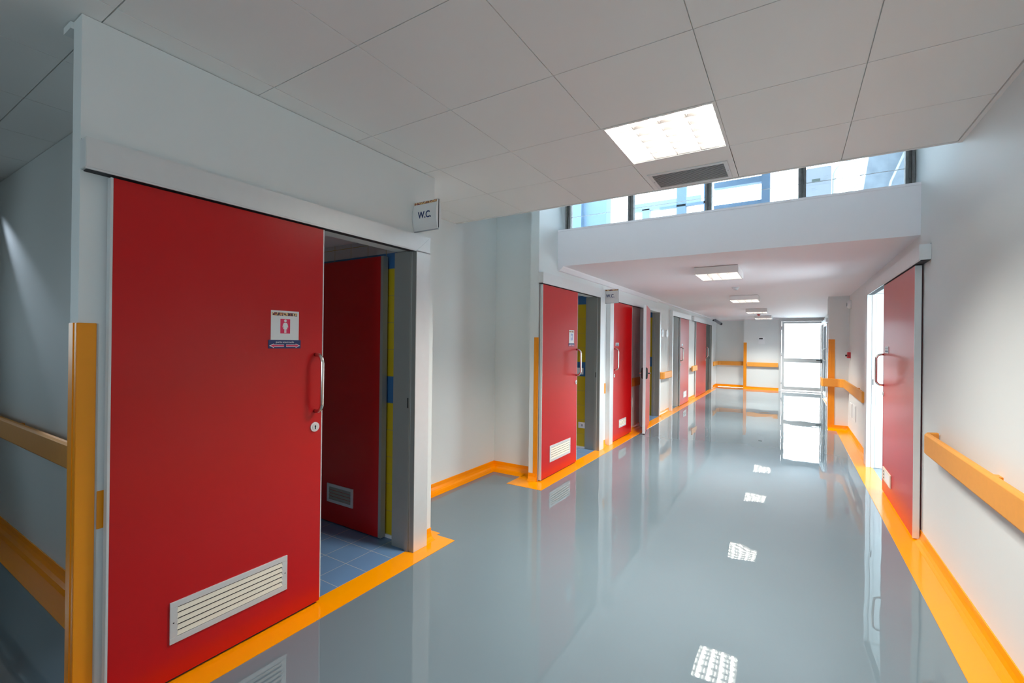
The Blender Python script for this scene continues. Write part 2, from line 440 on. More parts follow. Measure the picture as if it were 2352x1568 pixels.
# ---------------------------------------------------------------- beyond the clerestory: plant on the roof
YO = 6.2
bo = empty('gas_boiler', (0.26, YO, 2.64))
tag(bo, 'white boiler cabinet with a small display, seen through the clerestory at right', 'boiler')
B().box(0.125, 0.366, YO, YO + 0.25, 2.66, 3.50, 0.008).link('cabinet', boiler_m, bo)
B().box(0.182, 0.262, YO - 0.004, YO, 3.330, 3.368).link('display', lcd, bo)
b = B()
for r in range(3):
    for c in range(2): b.box(0.292 + c * .03, 0.310 + c * .03, YO - 0.004, YO, 3.32 + r * .035, 3.338 + r * .035)
b.link('button', grey_pl, bo)
B().box(0.125, 0.366, YO - 0.002, YO, 3.300, 3.304).link('seam', grey_pl, bo)
b = B(); b.box(.18, .22, YO - .003, YO, 3.262, 3.266).box(.18, .235, YO - .003, YO, 3.245, 3.249).link('print_line', grey_pl, bo)
def arc(cx, cz, rx, rz, a0, a1, n=18): return [(cx + rx * math.cos(a0 + (a1 - a0) * i / n), YO + 0.05, cz + rz * math.sin(a0 + (a1 - a0) * i / n)) for i in range(n + 1)]
hp = arc(0.52, 3.37, 0.125, 0.15, math.pi, -0.25) + [(0.55, YO + .05, 3.20), (0.42, YO + 0.05, 3.06), (0.42, YO + .05, 2.66)]
hp = [(0.395, YO + .05, 2.66), (0.392, YO + .05, 3.2)] + hp
tag(B().tube(hp, 0.018, 12).link('flexible_pipe', white_pl), 'looped white pipe beside the boiler behind the clerestory glass', 'pipe')
tag(B().box(-0.90, 1.7, 5.0, 6.75, 3.92, 4.1).box(1.5, 1.7, 5.0, 6.65, 2.64, 3.92).link('shade_slab', concrete), 'unseen concrete slab added over the boiler recess to shade it', 'canopy')  # slab and side wall added out of view to keep sky light off the boiler
tag(B().prism([(0.60, 2.64), (1.5, 2.64), (1.5, 4.1), (0.79, 4.1)], 1, YO + 0.25, YO + 0.45).link('concrete_wall', concrete), 'rough grey concrete wall seen through the far right of the clerestory', 'wall')
tag(B().tube([(1.15, YO + .1, 3.9), (0.90, YO + .1, 3.25), (0.80, YO + .1, 2.66)], 0.012, 8).link('cable_conduit', alu_light), 'thin metal conduit slanting down the concrete wall outside', 'pipe')
tag(B().box(-3.6, -2.38, 6.5, 6.7, 2.64, 3.9).box(-2.95, -2.75, 6.42, 6.5, 2.64, 3.9).link('outdoor_column', bluewall), 'pale blue wall end seen through the far left of the clerestory', 'wall')
tag(B().box(-2.10, -1.98, 7.4, 7.52, 2.64, 3.66).box(-2.3, -1.2, 7.4, 7.5, 3.64, 3.76).link('canopy_frame', skywhite), 'white canopy post and slab seen through the second clerestory pane', 'canopy')
tag(B().box(-1.37, -1.25, 6.5, 6.6, 2.64, 4.2).box(-1.60, -1.0, 6.5, 6.56, 3.36, 3.39).box(-1.02, -0.93, 6.5, 6.6, 2.64, 4.2).link('metal_frame', bluewall), 'pale metal frame seen through the third clerestory pane', 'frame')
tag(B().box(-0.95, -0.30, 6.9, 7.0, 2.64, 3.42).box(-0.95, -0.30, 6.9, 7.0, 3.66, 3.74).box(-0.36, -0.26, 6.88, 6.98, 2.64, 4.2).link('outdoor_casing', bluewall), 'pale blue panelled casing seen through the fourth clerestory pane', 'casing')

# ---------------------------------------------------------------- skirting with floor strip
COVE = [(0, 0), (0.050, 0), (0.050, 0.0035), (0.030, 0.009), (0.014, 0.022), (0.007, 0.045), (0.006, 0.082), (0, 0.082)]
SW = 0.176


def cove_y(b, x, s, y0, y1): b.prism([(x + s * d, z) for d, z in COVE], 1, y0, y1); return b
def cove_x(b, y, s, x0, x1): b.prism([(y + s * d, z) for d, z in COVE], 0, x0, x1); return b


def strip(b, x0, x1, y0, y1): return b.box(x0, x1, y0, y1, -0.001, 0.003)


b = B()
strip(b, XL - 0.001, XL + SW, 0.40, 2.62); strip(b, -2.951, XL, 2.55, 2.66); strip(b, -2.951, -2.851, 2.66, 4.4)
strip(b, -2.851, -2.49, 4.25, 4.4); strip(b, -2.50, XL + SW, 3.97, 4.4)
strip(b, XL, XL + SW, 4.4, 8.62); strip(b, XL, XL + SW, 8.62, 16.2); strip(b, XL, XL + 0.09, 16.2, 17.45)
struct(b.link('trim_6', orange, origin=(0, 0, 0)))
struct(strip(B(), -7, XL + 0.0, 0.76, 0.9).box(-2.52, XL, 0.40, 0.76, -0.001, 0.003).link('trim_7', orange, origin=(0, 0, 0)))
b = B(); strip(b, XR - SW, XR, -2.6, 9.72); strip(b, 0.55, XR - SW, 9.56, 9.72)
struct(b.link('trim_8', orange, origin=(0, 0, 0)))
b = B(); strip(b, XL + 0.05, -1.36, 17.37, 17.45); strip(b, -1.42, -0.345, 16.92, YE); strip(b, XR - .1, XR, 10.12, 15.3)
struct(b.link('trim_9', orange, origin=(0, 0, 0)))

b = B()
for y0, y1 in ((2.46, 2.552), (6.03, 6.235), (7.30, 7.96), (9.36, 10.18), (12.3, 13.27), (16.26, 17.45)): cove_y(b, XL, 1, y0, y1)
struct(b.link('baseboard_left', orange, origin=(0, 0, 0)))
b = cove_y(B(), -2.951, 1, 2.55, 4.40); cove_x(b, 4.40, -1, -2.951, -2.372)
cove_x(b, 4.20, -1, -2.372, XL)
struct(b.link('baseboard_alcove', orange, origin=(0, 0, 0)))
struct(cove_x(B(), 0.90, -1, -7, -2.36).link('baseboard_side_corridor', orange, origin=(0, 0, 0)))
b = cove_y(B(), XR, -1, -2.6, 5.92); cove_y(b, XR, -1, 7.13, 9.72); cove_x(b, 9.72, -1, 0.56, XR); cove_y(b, XR, -1, 10.12, 15.3)
struct(b.link('baseboard_right', orange, origin=(0, 0, 0)))
b = cove_x(B(), 17.45, -1, XL, -1.36); cove_x(b, YE, -1, -1.36, -0.345)
struct(b.link('baseboard_end', orange, origin=(0, 0, 0)))


# ---------------------------------------------------------------- handrails
def rail(path, label, group=None):
    """crash rail: rectangular profile with rounded front swept along a horizontal path (list of x,y)"""
    b = B(); z0_, z1_ = 0.752, 0.895; t = 0.030
    prof = [(-t / 2, z0_ + .006), (-t / 2 + .004, z0_), (t / 2 - .010, z0_), (t / 2, z0_ + .012), (t / 2, z1_ - .012), (t / 2 - .010, z1_), (-t / 2 + .004, z1_), (-t / 2, z1_ - .006)]
    P = [Vector((x, y, 0)) for x, y in path]; rings = []
    for i, p in enumerate(P):
        d0 = (P[i] - P[i - 1]).normalized() if i else (P[1] - P[0]).normalized()
        d1 = (P[i + 1] - P[i]).normalized() if i < len(P) - 1 else d0
        n0 = Vector((d0.y, -d0.x, 0)); n1 = Vector((d1.y, -d1.x, 0)); n = (n0 + n1).normalized(); n /= max(.3, n.dot(n0))
        rings.append([b.bm.verts.new((p.x + n.x * q[0], p.y + n.y * q[0], q[1])) for q in prof])
    m = len(prof)
    for a, c in zip(rings, rings[1:]):
        for k in range(m): b.bm.faces.new((a[k], a[(k + 1) % m], c[(k + 1) % m], c[k]))
    b.bm.faces.new(rings[0][::-1]); b.bm.faces.new(rings[-1])
    return b


def rail_thing(path, brackets, label, group=None):
    x, y = path[0]
    e = empty('handrail', ((path[0][0] + path[-1][0]) / 2, (path[0][1] + path[-1][1]) / 2, 0.752)); tag(e, label, 'handrail', group)
    rail(path, label).link('rail', rail_m, e, bev=0.002)
    for bx in brackets: B().box(*bx, 0.79, 0.86).link('bracket', guard_m, e)
    return e


GR = None
xr = XR - 0.075
rail_thing([(xr, -2.5), (xr, 4.00), (xr + 0.012, 4.035), (XR - 0.014, 4.06)][::-1], [(xr + .01, XR, 0.5, 0.56), (xr + .01, XR, 3.0, 3.06)],
           'long orange crash rail on the right wall in the near foreground')
rail_thing([(0.47, 10.05), (0.47, 9.68), (0.485, 9.648), (0.69, 9.645), (0.72, 9.63), (xr, 9.55), (xr, 7.16)][::-1], [(xr + .01, XR, 8.2, 8.26), (0.48, 0.56, 9.85, 9.9)],
           'orange crash rail wrapping around the pilaster beyond the right door')
rail_thing([(-7, 0.825), (-2.42, 0.825)], [(-3.2, -3.14, .83, .9), (-4.6, -4.54, .83, .9), (-6.2, -6.14, .83, .9)], 'orange crash rail on the side corridor wall at far left')
xl = XL + 0.075
rail_thing([(XL + 0.014, 9.36), (xl - 0.012, 9.40), (xl, 9.44), (xl, 10.12)], [(XL, xl - .01, 9.7, 9.76)], 'short orange crash rail below the two white wall plates')
rail_thing([(xl, 12.50), (xl, 13.20)], [(XL, xl - .01, 12.8, 12.86)], 'short orange crash rail between the two farthest red doors')
rail_thing([(xl, 16.28), (xl, 17.30), (xl + .04, 17.36), (xl + 0.09, 17.375), (-1.46, 17.375), (-1.43, 17.40), (-1.40, 17.44)], [(XL, xl - .01, 16.7, 16.76), (-1.9, -1.84, 17.385, 17.45)],
           'orange crash rail turning the far left corner of the end wall')
rail_thing([(-1.25, YE - .075), (-0.36, YE - .075)], [(-1.0, -.94, YE - .07, YE), (-0.6, -.54, YE - .07, YE)], 'orange crash rail beside the glazed end door under the control panel')
tag(B().box(XL, XL + 0.004, 0.644, 0.673, 0.727, 0.873, 0.001).link('rail_stub', guard_m), 'small upright orange rail end beside the nearest red door', 'handrail')
tag(B().box(XL, XL + 0.02, 6.13, 6.20, 0.752, 0.895, 0.002).link('rail_stub', guard_m), 'small orange rail end on the wall under the far W.C. sign', 'handrail')
tag(B().box(XL, XL + 0.012, 7.30, 7.96, 0.745, 0.885, 0.002).link('handrail', rail_m), 'flat orange rail strip on the shaded wall beside the third red door', 'handrail')


# ---------------------------------------------------------------- corner guards
def guard(name, x, y, sx, sy, wx, wy, z1, label):
    """L-shaped guard on the corner at (x,y); legs run wx along x and wy along y; sx, sy: outward side of each leg"""
    b = B(); t = 0.006
    b.box(x, x + wx, y, y + sy * t, 0.0035, z1, 0.0015)           # leg lying on the face of constant y
    b.box(x, x + sx * t, y + sy * t, y + wy, 0.0035, z1, 0.0015)    # leg lying on the face of constant x
    b.box(x + wx * 0.28, x + wx * 0.40, y, y + sy * (t + .003), 0.0035, z1)
    o = b.link(name, guard_m); tag(o, label, 'corner guard'); return o


guard('corner_guard', XL, 0.585, 1, -1, -0.082, 0.052, 1.520, 'orange corner guard on the wall end nearest the camera at left')
guard('corner_guard', XL + 0.0, 4.20, 1, -1, -0.046, 0.003, 1.520, 'narrow orange corner guard at the alcove edge before the second red door')
guard('corner_guard', 0.560, 9.72, -1, -1, 0.088, 0.06, 1.580, 'tall orange corner guard on the pilaster by the end door')
guard('corner_guard', -1.36, YE, -1, -1, 0.088, 0.06, 1.545, 'orange corner guard on the corner of the end wall')


# ---------------------------------------------------------------- door pieces
def dhandle(parent, xw, s, y, z0_, z1_, out=0.062, r=0.0105):
    """D pull handle, mounted at distance 0 from face xw, projecting s*out, ends curved"""
    pts = []; q = 0.045
    pts.append((xw, y, z1_)); n = 6
    for i in range(n + 1):
        a = math.pi / 2 * i / n
        pts.append((xw + s * (out - q + q * math.sin(a)), y, z1_ - q + q * math.cos(a)))
    for i in range(n + 1):
        a = math.pi / 2 * i / n
        pts.append((xw + s * (out - q + q * math.cos(a)), y, z0_ + q - q * math.sin(a)))
    pts.append((xw, y, z0_))
    o = B().tube(pts, r, 14).link('pull_handle', steel, parent)
    return o


def keyhole(parent, xw, s, y, z, side=0.017):
    o = B().cyl((xw + s * 0.003, y, z), 0, 0.026, 0.006, 28).link('lock_rosette', alu, parent)
    B().cyl((xw + s * 0.0065, y, z), 0, 0.017, 0.003, 24).link('lock_plug', alu_light, o)
    B().cyl((xw + s * 0.0085, y, z + .004), 0, 0.0045, 0.002, 12).box(xw + s * .0075, xw + s * .0095, y - .0025, y + .0025, z - .012, z + .002).link('key_slot', black, o)
    return o


def vent_x(parent, xw, s, y0, y1, z0_, z1_, n=5, m_frame=alu, m_slat=slat_m):
    """vent grille on a face of constant x"""
    fw = min(0.026, (z1_ - z0_) * 0.17); x0 = xw; x1 = xw + s * 0.007
    b = B(); b.box(x0, x1, y0, y1, z1_ - fw, z1_); b.box(x0, x1, y0, y1, z0_, z0_ + fw); b.box(x0, x1, y0, y0 + fw * 1.1, z0_ + fw, z1_ - fw); b.box(x0, x1, y1 - fw * 1.1, y1, z0_ + fw, z1_ - fw)
    o = b.link('vent_grille', m_frame, parent, bev=0.0012)
    zi0, zi1 = z0_ + fw, z1_ - fw; p = (zi1 - zi0) / n
    B().box(xw + s * .0002, xw + s * .001, y0 + fw, y1 - fw, zi0, zi1).link('vent_backing', dark, o)
    for k in range(n):
        za = zi0 + k * p
        B().prism([(xw + s * 0.0065, za + .002), (xw + s * 0.0085, za + .003), (xw + s * 0.0035, za + p * .86), (xw + s * 0.0015, za + p * .82)], 1, y0 + fw, y1 - fw).link('slat', m_slat, o)
    for yy in (y0 + fw * .5, y1 - fw * .5):
        B().cyl((x1 + s * .0003, yy, (z0_ + z1_) / 2), 0, 0.003, 0.001, 10).link('screw', dark, o)
    return o


def sliding_door(idx, xw, s, hy0, hy1, leaf, jamb, liner_in, label, handle_y, vent=None, hd=0.062, pf=0.042, end_cap_low=False, edge_near=True, jw=None, near_frame=None, lock=True, vn=5, leaf_edge_w=0.008, vm=None):
    """surface-hung sliding door. hy: header extent in y; leaf: (y0,y1); jamb: (y0,y1) front face of the far frame"""
    e = struct(empty('door_%d' % idx, (xw, (hy0 + hy1) / 2, 0))); e['label'] = label
    X = lambda d: xw + s * d
    # header casing: box with a thin lip below
    b = B(); b.box(X(0), X(hd), hy0, hy1, HZ, HT, 0.002)
    b.box(X(hd - 0.006), X(hd), hy0, hy1, HZ - 0.006, HZ)
    b.link('header_casing', alu, e)
    B().box(X(0), X(.005), hy0 + .002, hy1 - .002, HT, HT + .0035).link('shadow_line', grey_pl, e)  # dark strip drawn as the shadow line where header top meets wall
    B().box(X(0.002), X(hd - .008), hy0 + .01, hy1 - .02, HZ - 0.0045, HZ - 0.0005).link('rail_track', dark, e)
    l0, l1 = leaf
    lf = B().box(X(0.012), X(pf), l0 + leaf_edge_w, l1 - 0.006, 0.016, HZ - 0.012, 0.0012).link('door_leaf', red, e)
    b = B(); b.box(X(0.012), X(pf + .0008), l0, l0 + leaf_edge_w + .001, 0.014, HZ - 0.012, 0.001); b.box(X(0.012), X(pf + .0008), l1 - 0.0065, l1, 0.03, HZ - 0.012, 0.001)
    b.link('edge_profile', alu_light, e)
    B().box(X(0.012), X(0.030), l0 + .02, l1 - .02, 0.004, 0.018).link('floor_seal', dark, e)
    dhandle(e, X(pf), s, handle_y, 1.075, 1.385)
    if lock: keyhole(e, X(pf), s, handle_y + 0.0, 0.988)
    if vent: vent_x(e, X(pf), s, *vent, n=vn, **({'m_slat': vm} if vm else {}))
    if jamb:
        j0, j1 = jamb
        B().box(X(0), X(hd), j0, j1, 0.003, HZ + 0.0, 0.002).link('jamb_casing', alu, e)
        # mitred corner seam
        # inner liner of the reveal with grooves
        near = abs(j0 - liner_in) < abs(j1 - liner_in)
        lc = j0 if near else j1
        d = -1 if near else 1
        if liner_in is not None and idx != 3:
            b = B(); b.box(X(-TH - .012), X(-0.02), lc, lc - d * 0.018, 0.003, HZ); b.box(X(-0.016), X(0.018), lc + d * 0.013, lc - d * .018, 0.003, HZ)
            b.box(X(0.024), X(hd), lc, lc + d * .003, 0.003, HZ)
            ln = b.link('frame_liner', alu_light if idx == 7 else grey_liner, e)
            B().box(X(0.002), X(0.012), lc + d * .0128, lc + d * .0145, 1.0, 1.07).link('strike_plate', black, ln)
        if j1 - j0 > .1:
            q = [(j0, HZ), (j0 + .0016, HZ), (j1, HT - .001), (j1 - .0016, HT - .001)] if near else [(j1, HZ), (j1 - .0016, HZ), (j0, HT - .001), (j0 + .0016, HT - .001)]
            B().prism(q, 0, X(hd), X(hd + .0004)).link('mitre_seam', grey_pl, e)
    return e

# door 1: nearest, left
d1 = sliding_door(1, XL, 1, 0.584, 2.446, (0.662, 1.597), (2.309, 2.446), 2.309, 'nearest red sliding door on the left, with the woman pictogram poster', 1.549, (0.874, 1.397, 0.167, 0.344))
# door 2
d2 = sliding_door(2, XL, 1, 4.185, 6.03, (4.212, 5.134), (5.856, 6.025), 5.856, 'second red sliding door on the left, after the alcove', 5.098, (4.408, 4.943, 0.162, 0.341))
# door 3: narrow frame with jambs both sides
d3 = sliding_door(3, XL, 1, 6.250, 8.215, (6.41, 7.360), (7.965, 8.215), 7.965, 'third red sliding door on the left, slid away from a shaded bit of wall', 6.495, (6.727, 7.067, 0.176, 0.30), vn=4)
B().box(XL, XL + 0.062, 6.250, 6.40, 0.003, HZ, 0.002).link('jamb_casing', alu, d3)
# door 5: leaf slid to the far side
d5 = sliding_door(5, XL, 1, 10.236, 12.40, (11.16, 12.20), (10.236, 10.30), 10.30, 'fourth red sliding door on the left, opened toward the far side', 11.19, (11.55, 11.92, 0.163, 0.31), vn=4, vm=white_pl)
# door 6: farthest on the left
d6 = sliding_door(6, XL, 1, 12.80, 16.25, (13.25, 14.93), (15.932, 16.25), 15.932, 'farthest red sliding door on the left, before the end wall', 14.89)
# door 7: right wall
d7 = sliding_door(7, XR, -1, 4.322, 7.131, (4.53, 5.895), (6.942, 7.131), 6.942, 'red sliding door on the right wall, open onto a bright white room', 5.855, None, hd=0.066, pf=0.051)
lf7 = [c for c in d7.children if c.name.startswith('door_leaf')][0]
# reveal of the bright room door
B().box(XR + .02, XR + TH, 5.90, 5.92, 0.003, HZ).link('frame_liner', alu_light, d7)


# hinged leaf of door 4 standing open into the corridor
d4 = struct(empty('door_4', (XL, 8.42, 0))); d4['label'] = 'hinged pink-red door leaf swung out into the corridor on the left'
b = B(); b.box(XL - TH, XL - 0.001, 9.334, 9.351, 0.003, 2.099); b.box(XL - TH, XL - 0.09, 9.315, 9.3335, 0.003, 2.10); b.box(XL - TH, XL - 0.001, 8.421, 8.438, 0.003, 2.099)
b.link('frame_liner', grey_liner, d4)
B().box(XL, XL + 0.014, 9.335, 9.42, 0.003, 2.0995).box(XL, XL + .014, 8.36, 9.42, 2.10, 2.17).link('jamb_casing', alu_light, d4)
hinge = Vector((XL + 0.045, 8.385, 0)); tip = Vector((-2.02, 7.345, 0)); dv = (tip - hinge); Ln = dv.length; dv.normalize(); nv = Vector((dv.y, -dv.x, 0))
def quad_box(a0, a1, n0, n1, z0_, z1_):
    b = B(); P = []
    for z in (z0_, z1_):
        P.append([b.bm.verts.new(hinge + dv * a + nv * n + Vector((0, 0, z))) for a, n in ((a0, n0), (a1, n0), (a1, n1), (a0, n1))])
    lo, hi = P
    b.bm.faces.new(lo[::-1]); b.bm.faces.new(hi)
    for k in range(4): b.bm.faces.new((lo[k], lo[(k + 1) % 4], hi[(k + 1) % 4], hi[k]))
    return b
lf4 = quad_box(0.03, Ln - 0.03, -0.020, 0.020, 0.012, 2.095).link('door_leaf', red, d4)
b = quad_box(Ln - 0.03, Ln, -0.022, 0.022, 0.012, 2.098); b.link('edge_profile', alu_light, d4)
quad_box(0, 0.03, -0.022, 0.022, 0.012, 2.098).link('edge_profile', alu_light, d4)
for sg in (-1, 1):
    c = hinge + dv * (Ln - 0.06) + nv * (sg * 0.027) + Vector((0, 0, 1.045))
    c.z = 0.985
    rs = B().tube([c + Vector((0, 0, z_)) for z_ in (-.095, -.08, 0, .08, .095)], [.006, .022, .028, .022, .006], 14).link('escutcheon', black, d4)
    q0 = c + nv * sg * 0.006
    B().tube([q0, q0 + nv * sg * .04, q0 + nv * sg * .05 - dv * 0.02, q0 + nv * sg * .05 - dv * .11], 0.009, 10).link('lever', black if sg < 0 else steel, rs)

# ---------------------------------------------------------------- end door (glazed)
d8 = struct(empty('door_8', (0.28, YE, 0))); d8['label'] = 'white framed glazed end door letting in bright daylight'
b = B(); b.box(-0.345, -0.275, YE - 0.02, YE + 0.08, 0, 2.262); b.box(0.80, XR, YE - 0.02, YE + 0.08, 0, 2.262); b.box(-0.275, 0.80, YE - .02, YE + .08, 2.235, 2.262)
b.link('door_frame', alu_light, d8, bev=0.003)
b = B(); x0, x1 = -0.262, 0.875
x0, x1 = -0.268, 0.825
for (xa, xb, za, zb) in ((x0, -0.195, 0.045, 2.232), (0.765, x1 - 0.03, 0.045, 2.232), (-0.195, 0.765, 2.165, 2.232), (-0.195, 0.765, 0.925, 1.06), (-0.195, 0.765, 0.045, 0.155)):
    b.box(xa, xb, YE - 0.045, YE + 0.01, za, zb, 0.003)
lf8 = b.link('door_leaf', alu_light, d8)
B().box(-0.195, 0.765, YE - 0.020, YE - 0.014, 1.06, 2.165).link('glass_pane', glass, d8)
B().box(-0.195, 0.765, YE - 0.020, YE - 0.014, 0.155, 0.925).link('glass_pane', glass, d8)
for z in (0.28, 1.17, 2.02): B().cyl((-0.272, YE - 0.05, z), 2, 0.014, 0.12, 12).link('hinge', white_pl, d8)
lv = B().box(0.772, 0.80, YE - .058, YE - .045, 0.93, 1.05, .003).link('lever_handle', black, d8)
B().tube([(0.785, YE - .05, 1.01), (0.785, YE - .10, 1.01), (0.66, YE - .10, 1.01)], 0.011, 10).link('lever', black, lv)
struct(B().box(-0.345, XR, YE - 0.06, YE + 0.1, 0.0, 0.02).link('trim_10', white_pl, origin=(0, 0, 0)))

# glazed sliding door on the right near the end
d9 = struct(empty('door_9', (XR, 16.0, 0))); d9['label'] = 'pale glazed door with a pull handle on the right beyond the pilaster'
b = B()
for ya, yb2 in ((15.35, 15.41), (16.69, 16.75)): b.box(XR - 0.02, XR + .04, ya, yb2, 0.003, 2.10)
b.box(XR - 0.02, XR + .04, 15.41, 16.69, 2.04, 2.10); b.box(XR - .02, XR + .04, 15.41, 16.69, .003, .10)
b.link('door_leaf', alu_light, d9)
B().box(XR + .01, XR + .016, 15.41, 16.69, .10, 2.04).link('glass_pane', satin_glass, d9)
B().box(XR - 0.075, XR, 14.6, 16.95, 2.10, 2.20, .002).link('header_casing', alu_light, d9)
dhandle(d9, XR - 0.02, -1, 15.40, 1.06, 1.38, out=.07)

# ---------------------------------------------------------------- posters and signs
RX = Matrix(((0, 0, 1, 0), (1, 0, 0, 0), (0, 1, 0, 0), (0, 0, 0, 1)))     # text lying on a face looking toward +x: x->y, y->z
RXn = Matrix(((0, 0, -1, 0), (-1, 0, 0, 0), (0, 1, 0, 0), (0, 0, 0, 1)))  # looking toward -x
RYn = Matrix(((1, 0, 0, 0), (0, 0, -1, 0), (0, 1, 0, 0), (0, 0, 0, 1)))   # looking toward -y


def poly_x(parent, name, m, x, pts, t=0.0006):
    return B().prism([(y, z) for y, z in pts], 0, x, x + t).link(name, m, parent)


def disc(cy, cz, r, n=20): return [(cy + r * math.cos(2 * math.pi * i / n), cz + r * math.sin(2 * math.pi * i / n)) for i in range(n)]


def poster(y0, y1, z0_, z1_, zs0, ink, woman, label):
    x = XL + 0.0432; wdt = y1 - y0
    e = empty('door_poster', (x, (y0 + y1) / 2, zs0)); tag(e, label, 'poster')
    B().box(x - .0003, x + 0.0012, y0, y1, z0_, z1_).link('sheet', paper, e)
    X1 = x + 0.0014
    B().box(X1, X1 + .0005, y0 + .03 * wdt, y1 - .07 * wdt, z1_ - 0.026, z1_ - 0.010).link('printed_strip', strip_print, e)
    cy = y0 + wdt * 0.50; h = z1_ - z0_; cz = z0_ + h * 0.50
    B().box(X1, X1 + .0005, cy - wdt * .175, cy + wdt * .175, z0_ + h * .22, z0_ + h * .72).link('pictogram_panel', ink, e)
    X2 = X1 + .0007; u = h * .50; zb = z0_ + h * .24
    poly_x(e, 'pictogram', white_pr, X2, disc(cy, zb + u * .83, u * .095))
    if woman:
        pts = [(-.10, .70), (.10, .70), (.17, .62), (.23, .40), (.18, .36), (.11, .52), (.17, .26), (.08, .26), (.08, .0), (.015, .0), (.015, .24), (-.015, .24), (-.015, 0), (-.08, 0), (-.08, .26), (-.17, .26), (-.11, .52), (-.18, .36), (-.23, .40), (-.17, .62)]
    else:
        pts = [(-.15, .70), (.15, .70), (.18, .65), (.18, .36), (.12, .36), (.12, .58), (.10, .58), (.10, 0), (.02, 0), (.02, .34), (-.02, .34), (-.02, 0), (-.10, 0), (-.10, .58), (-.12, .58), (-.12, .36), (-.18, .36), (-.18, .65)]
    poly_x(e, 'pictogram', white_pr, X2, [(cy + a * u * .9, zb + c * u) for a, c in pts])
    B().box(x - .0003, x + 0.0012, y0 - .012, y1 + .012, zs0, z0_ - 0.0005).link('arrow_label', navy, e)
    hh = z0_ - zs0
    text('lettering', 'porta scorrevole', hh * .33, white_pr, e, (x + 0.0016, cy, zs0 + hh * .74), RX, .0003)
    za = zs0 + hh * .32; a = hh * .22
    for sg, ya in ((-1, cy - .006), (1, cy + .006)):
        L_ = wdt * .5 - .004
        def arrow(k): 
            return [(ya + sg * (0 - k * .0), za + a * (.38 + k * .25)), (ya + sg * (L_ * .74), za + a * (.38 + k * .25)), (ya + sg * L_ * .74, za + a * (.8 + k * .35)), (ya + sg * (L_ + k * .006), za), (ya + sg * L_ * .74, za - a * (.8 + k * .35)), (ya + sg * L_ * .74, za - a * (.38 + k * .25)), (ya, za - a * (.38 + k * .25))]
        poly_x(e, 'arrow', white_pr, x + .0014, arrow(1)); poly_x(e, 'arrow', magenta, x + .0021, arrow(0))
    return e


poster(1.296, 1.447, 1.464, 1.614, 1.420, magenta, True, 'white poster with pink woman pictogram and blue arrow strip on nearest red door')
poster(4.882, 5.022, 1.462, 1.617, 1.425, blue_print, False, 'white poster with small blue pictogram on second red door')


def wc_sign(y, x1, z0_, z1_, label):
    """lens shaped projecting sign, both faces bowed, mounted on the wall"""
    x0 = XL + 0.001; e = empty('washroom_sign', (x0, y, z0_)); tag(e, label, 'sign', 'W.C. signs projecting over the left doors')
    d = 0.019; n = 10; zc_ = (z0_ + z1_) / 2; h = (z1_ - z0_) / 2
    prof = [(y - d * (1 - (i / n * 2 - 1) ** 2) - .005, zc_ + h * (i / n * 2 - 1)) for i in range(n + 1)]
    back = [(y + d * (1 - (i / n * 2 - 1) ** 2) + .005, zc_ + h * (i / n * 2 - 1)) for i in range(n + 1)]
    B().prism([(a, b_) for a, b_ in prof] + back[::-1], 0, x0 + .004, x1 - .004).link('face_panel', paper, e)
    B().prism([(a - .0035, b_) for a, b_ in prof] + [(a + .0035, b_) for a, b_ in back[::-1]], 0, x1 - .004, x1).link('end_cap', alu, e)
    b = B(); b.prism([(a - .0035, b_) for a, b_ in prof] + [(a + .0035, b_) for a, b_ in back[::-1]], 0, x0, x0 + .004)
    b.link('end_cap', alu, e)
    B().box(x1 - .001, x1 + .0015, y - .0035, y + .0035, z0_ + .004, z1_ - .004).link('rib', dark, e)
    B().box(x0, x1, y - .006, y + .006, z0_ - .006, z0_, .001).link('bottom_rail', grey_pl, e)
    # printed strip at the top of the face
    za = z1_ - 0.024; fy = lambda z: y - d * (1 - ((z - zc_) / h) ** 2) - .0056
    b = B(); b.prism([(fy(za), za), (fy(z1_ - .006), z1_ - .006), (fy(z1_ - .006) - .0012, z1_ - .006), (fy(za) - .0012, za)], 0, x0 + .006, x1 - .008); b.link('printed_strip', strip_print, e)
    t = text('lettering', 'W.C.', 0.064, navy, e, ((x0 + x1) / 2 + .003, y - d - .0075, zc_ - .002), RYn, .0008, bold=.0012)
    # bend the lettering onto the bowed face
    mx_ = (x0 + x1) / 2 + .006 - x0
    for v in t.data.vertices: v.co.x = mx_ + (v.co.x - mx_) * .86
    for v in t.data.vertices: v.co.y += d * (((v.co.z + z0_ - zc_) / h) ** 2) * 1.0 + .0012
    return e


wc_sign(2.35, -2.052, 2.236, 2.440, 'white W.C. sign above the near end of the alcove opening')
wc_sign(6.10, -2.043, 2.030, 2.222, 'smaller looking W.C. sign between the second and third red doors')

# small room plates above the other pull handles
def plate(name, xw, s, y0, y1, z0_, z1_, label):
    e = empty(name, (xw, (y0 + y1) / 2, z0_)); tag(e, label, 'door plate')
    B().box(xw, xw + s * .002, y0, y1, z0_, z1_).link('plate', alu_light, e)
    n = 2
    for k in range(n):
        za = z0_ + (z1_ - z0_) * (.14 + .43 * k)
        B().box(xw + s * .002, xw + s * .0028, y0 + (y1 - y0) * .12, y1 - (y1 - y0) * .12, za, za + (z1_ - z0_) * .26).link('print_band', navy if k == 0 else grey_pl, e)
    return e


plate('door_plate', XL + .0425, 1, 6.54, 6.69, 1.428, 1.475, 'small blue and white plate above the handle of the third red door')
plate('door_plate', XL + .0425, 1, 11.30, 11.46, 1.425, 1.475, 'tiny plate above the handle of the fourth red door')
plate('door_plate', XR - .0515, -1, 5.60, 5.80, 1.40, 1.465, 'small grey plate on the red door of the right wall')

